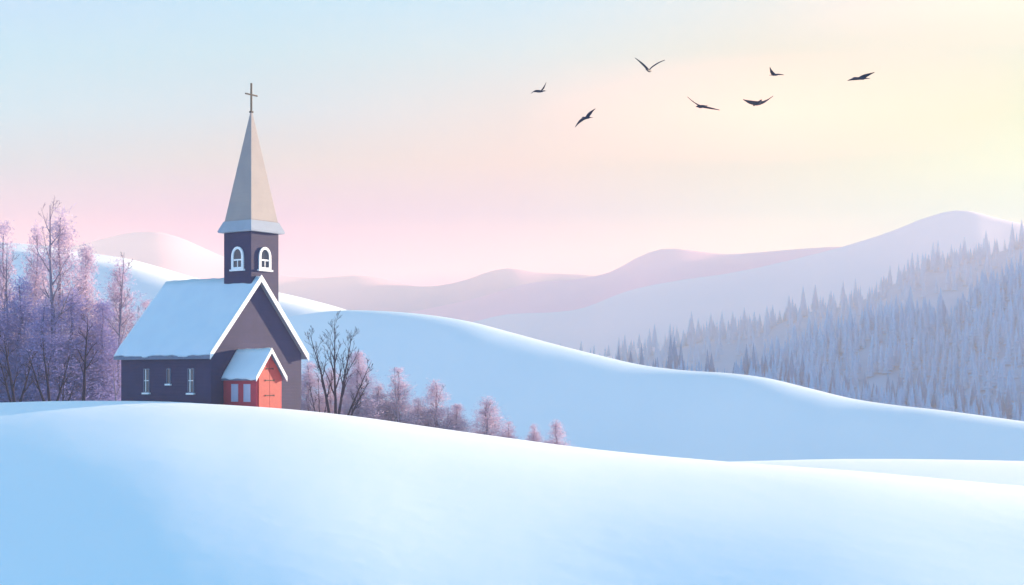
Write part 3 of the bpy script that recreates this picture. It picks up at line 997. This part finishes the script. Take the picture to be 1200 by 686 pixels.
cols = {
    0:    [(0, (207, 232, 248)), (60, (210, 233, 246)), (130, (222, 233, 240)), (190, (233, 229, 235)), (250, (243, 221, 228)), (320, (250, 215, 222)), (380, (245, 212, 224))],
    300:  [(0, (208, 234, 247)), (60, (216, 234, 243)), (130, (230, 232, 236)), (190, (242, 228, 228)), (250, (251, 224, 222)), (320, (250, 216, 220)), (380, (248, 214, 224))],
    600:  [(0, (216, 236, 244)), (60, (230, 237, 240)), (130, (246, 234, 231)), (190, (250, 230, 220)), (250, (251, 230, 214)), (320, (252, 226, 212)), (380, (250, 218, 222))],
    900:  [(0, (245, 243, 235)), (60, (251, 242, 230)), (130, (251, 241, 226)), (190, (252, 242, 222)), (250, (252, 243, 218)), (320, (252, 236, 214)), (380, (252, 224, 220))],
    1200: [(0, (252, 246, 228)), (60, (252, 247, 229)), (130, (252, 250, 225)), (190, (252, 253, 215)), (250, (252, 251, 214)), (320, (252, 240, 212)), (380, (251, 228, 218))],
}
ZEN_LOW = (0.19, 0.48, 0.73)
ZEN = (0.12, 0.51, 0.81)
prev = None
keys = sorted(cols)
for i, px in enumerate(keys):
    rp = N.new('ShaderNodeValToRGB')
    rp.color_ramp.interpolation = 'EASE' if False else 'LINEAR'
    stops = [(0.0, need(px, cols[px][-1][0], cols[px][-1][1]))]
    for y, rgb in reversed(cols[px]):
        stops.append(((HY - y) / math.sqrt(F * F + (HY - y) ** 2 + (px - CX) ** 2), need(px, y, rgb)))
    stops += [(0.42, ZEN_LOW), (0.95, ZEN)]
    el = rp.color_ramp.elements
    while len(el) < len(stops): el.new(0.5)
    for e, (p_, c_) in zip(el, stops):
        e.position = p_
        e.color = (*c_, 1)
    Lk.new(zz, rp.inputs[0])
    if prev is None:
        prev = rp.outputs[0]
    else:
        a0, a1 = [((k_ - CX) / math.sqrt(F * F + (k_ - CX) ** 2 + 250 ** 2)) for k_ in (keys[i - 1], px)]
        mr = N.new('ShaderNodeMapRange')
        mr.interpolation_type = 'SMOOTHSTEP' if False else 'LINEAR'
        mr.inputs['From Min'].default_value, mr.inputs['From Max'].default_value = a0, a1
        Lk.new(xx, mr.inputs['Value'])
        mx = N.new('ShaderNodeMix'); mx.data_type = 'RGBA'
        Lk.new(mr.outputs['Result'], mx.inputs['Factor'])
        Lk.new(prev, mx.inputs['A']); Lk.new(rp.outputs[0], mx.inputs['B'])
        prev = mx.outputs['Result']
bg2 = N.new('ShaderNodeBackground')
# away from the afterglow the sky turns to plain twilight blue
rp = N.new('ShaderNodeValToRGB')
el = rp.color_ramp.elements
BACK = [(0.0, (0.08, 0.44, 0.86)), (0.12, (0.08, 0.46, 0.90)), (0.35, (0.09, 0.48, 0.86)), (0.95, ZEN)]
while len(el) < len(BACK): el.new(0.5)
for e, (p_, c_) in zip(el, BACK):
    e.position = p_
    e.color = (*c_, 1)
Lk.new(zz, rp.inputs[0])
mr = N.new('ShaderNodeMapRange')
mr.interpolation_type = 'SMOOTHSTEP'
mr.inputs['From Min'].default_value, mr.inputs['From Max'].default_value = 0.25, 0.80
Lk.new(sep.outputs['Y'], mr.inputs['Value'])
mx = N.new('ShaderNodeMix'); mx.data_type = 'RGBA'
Lk.new(mr.outputs['Result'], mx.inputs['Factor'])
Lk.new(rp.outputs[0], mx.inputs['A']); Lk.new(prev, mx.inputs['B'])
prev = mx.outputs['Result']
bg2.inputs['Strength'].default_value = 2.0 ** -EXPO
Lk.new(prev, bg2.inputs['Color'])
ad = N.new('ShaderNodeAddShader')
Lk.new(bg.outputs[0], ad.inputs[0]); Lk.new(bg2.outputs[0], ad.inputs[1])
Lk.new(ad.outputs[0], out.inputs['Surface'])

sl = bpy.data.lights.new('sun', 'SUN')
sl.energy = 5.0
sl.angle = math.radians(0.53)
sl.color = (1.0, 0.74, 0.50)
so = bpy.data.objects.new('sun', sl)
so.rotation_euler = S.to_track_quat('Z', 'Y').to_euler()
so.location = S * 300
col.objects.link(so)

# ------------------------------------------------------------------ camera, render
cam = bpy.data.cameras.new('camera')
cam.sensor_width = 36.0
cam.lens = 36.0 * F / 1200.0
cam.shift_y = (HY - 343.0) / 1200.0
cam.clip_start, cam.clip_end = 0.1, 6000
co = bpy.data.objects.new('camera', cam)
co.location = (0, 0, CAMZ)
co.rotation_euler = (math.radians(90), 0, 0)
col.objects.link(co)
scene.camera = co
scene.view_settings.view_transform = 'Standard'
scene.view_settings.look = 'None'
scene.view_settings.exposure = EXPO
scene.view_settings.gamma = 1.0
scene.cycles.use_denoising = True
scene.cycles.max_bounces = 6
scene.cycles.volume_bounces = 1
scene.cycles.transparent_max_bounces = 4
scene.render.film_transparent = False
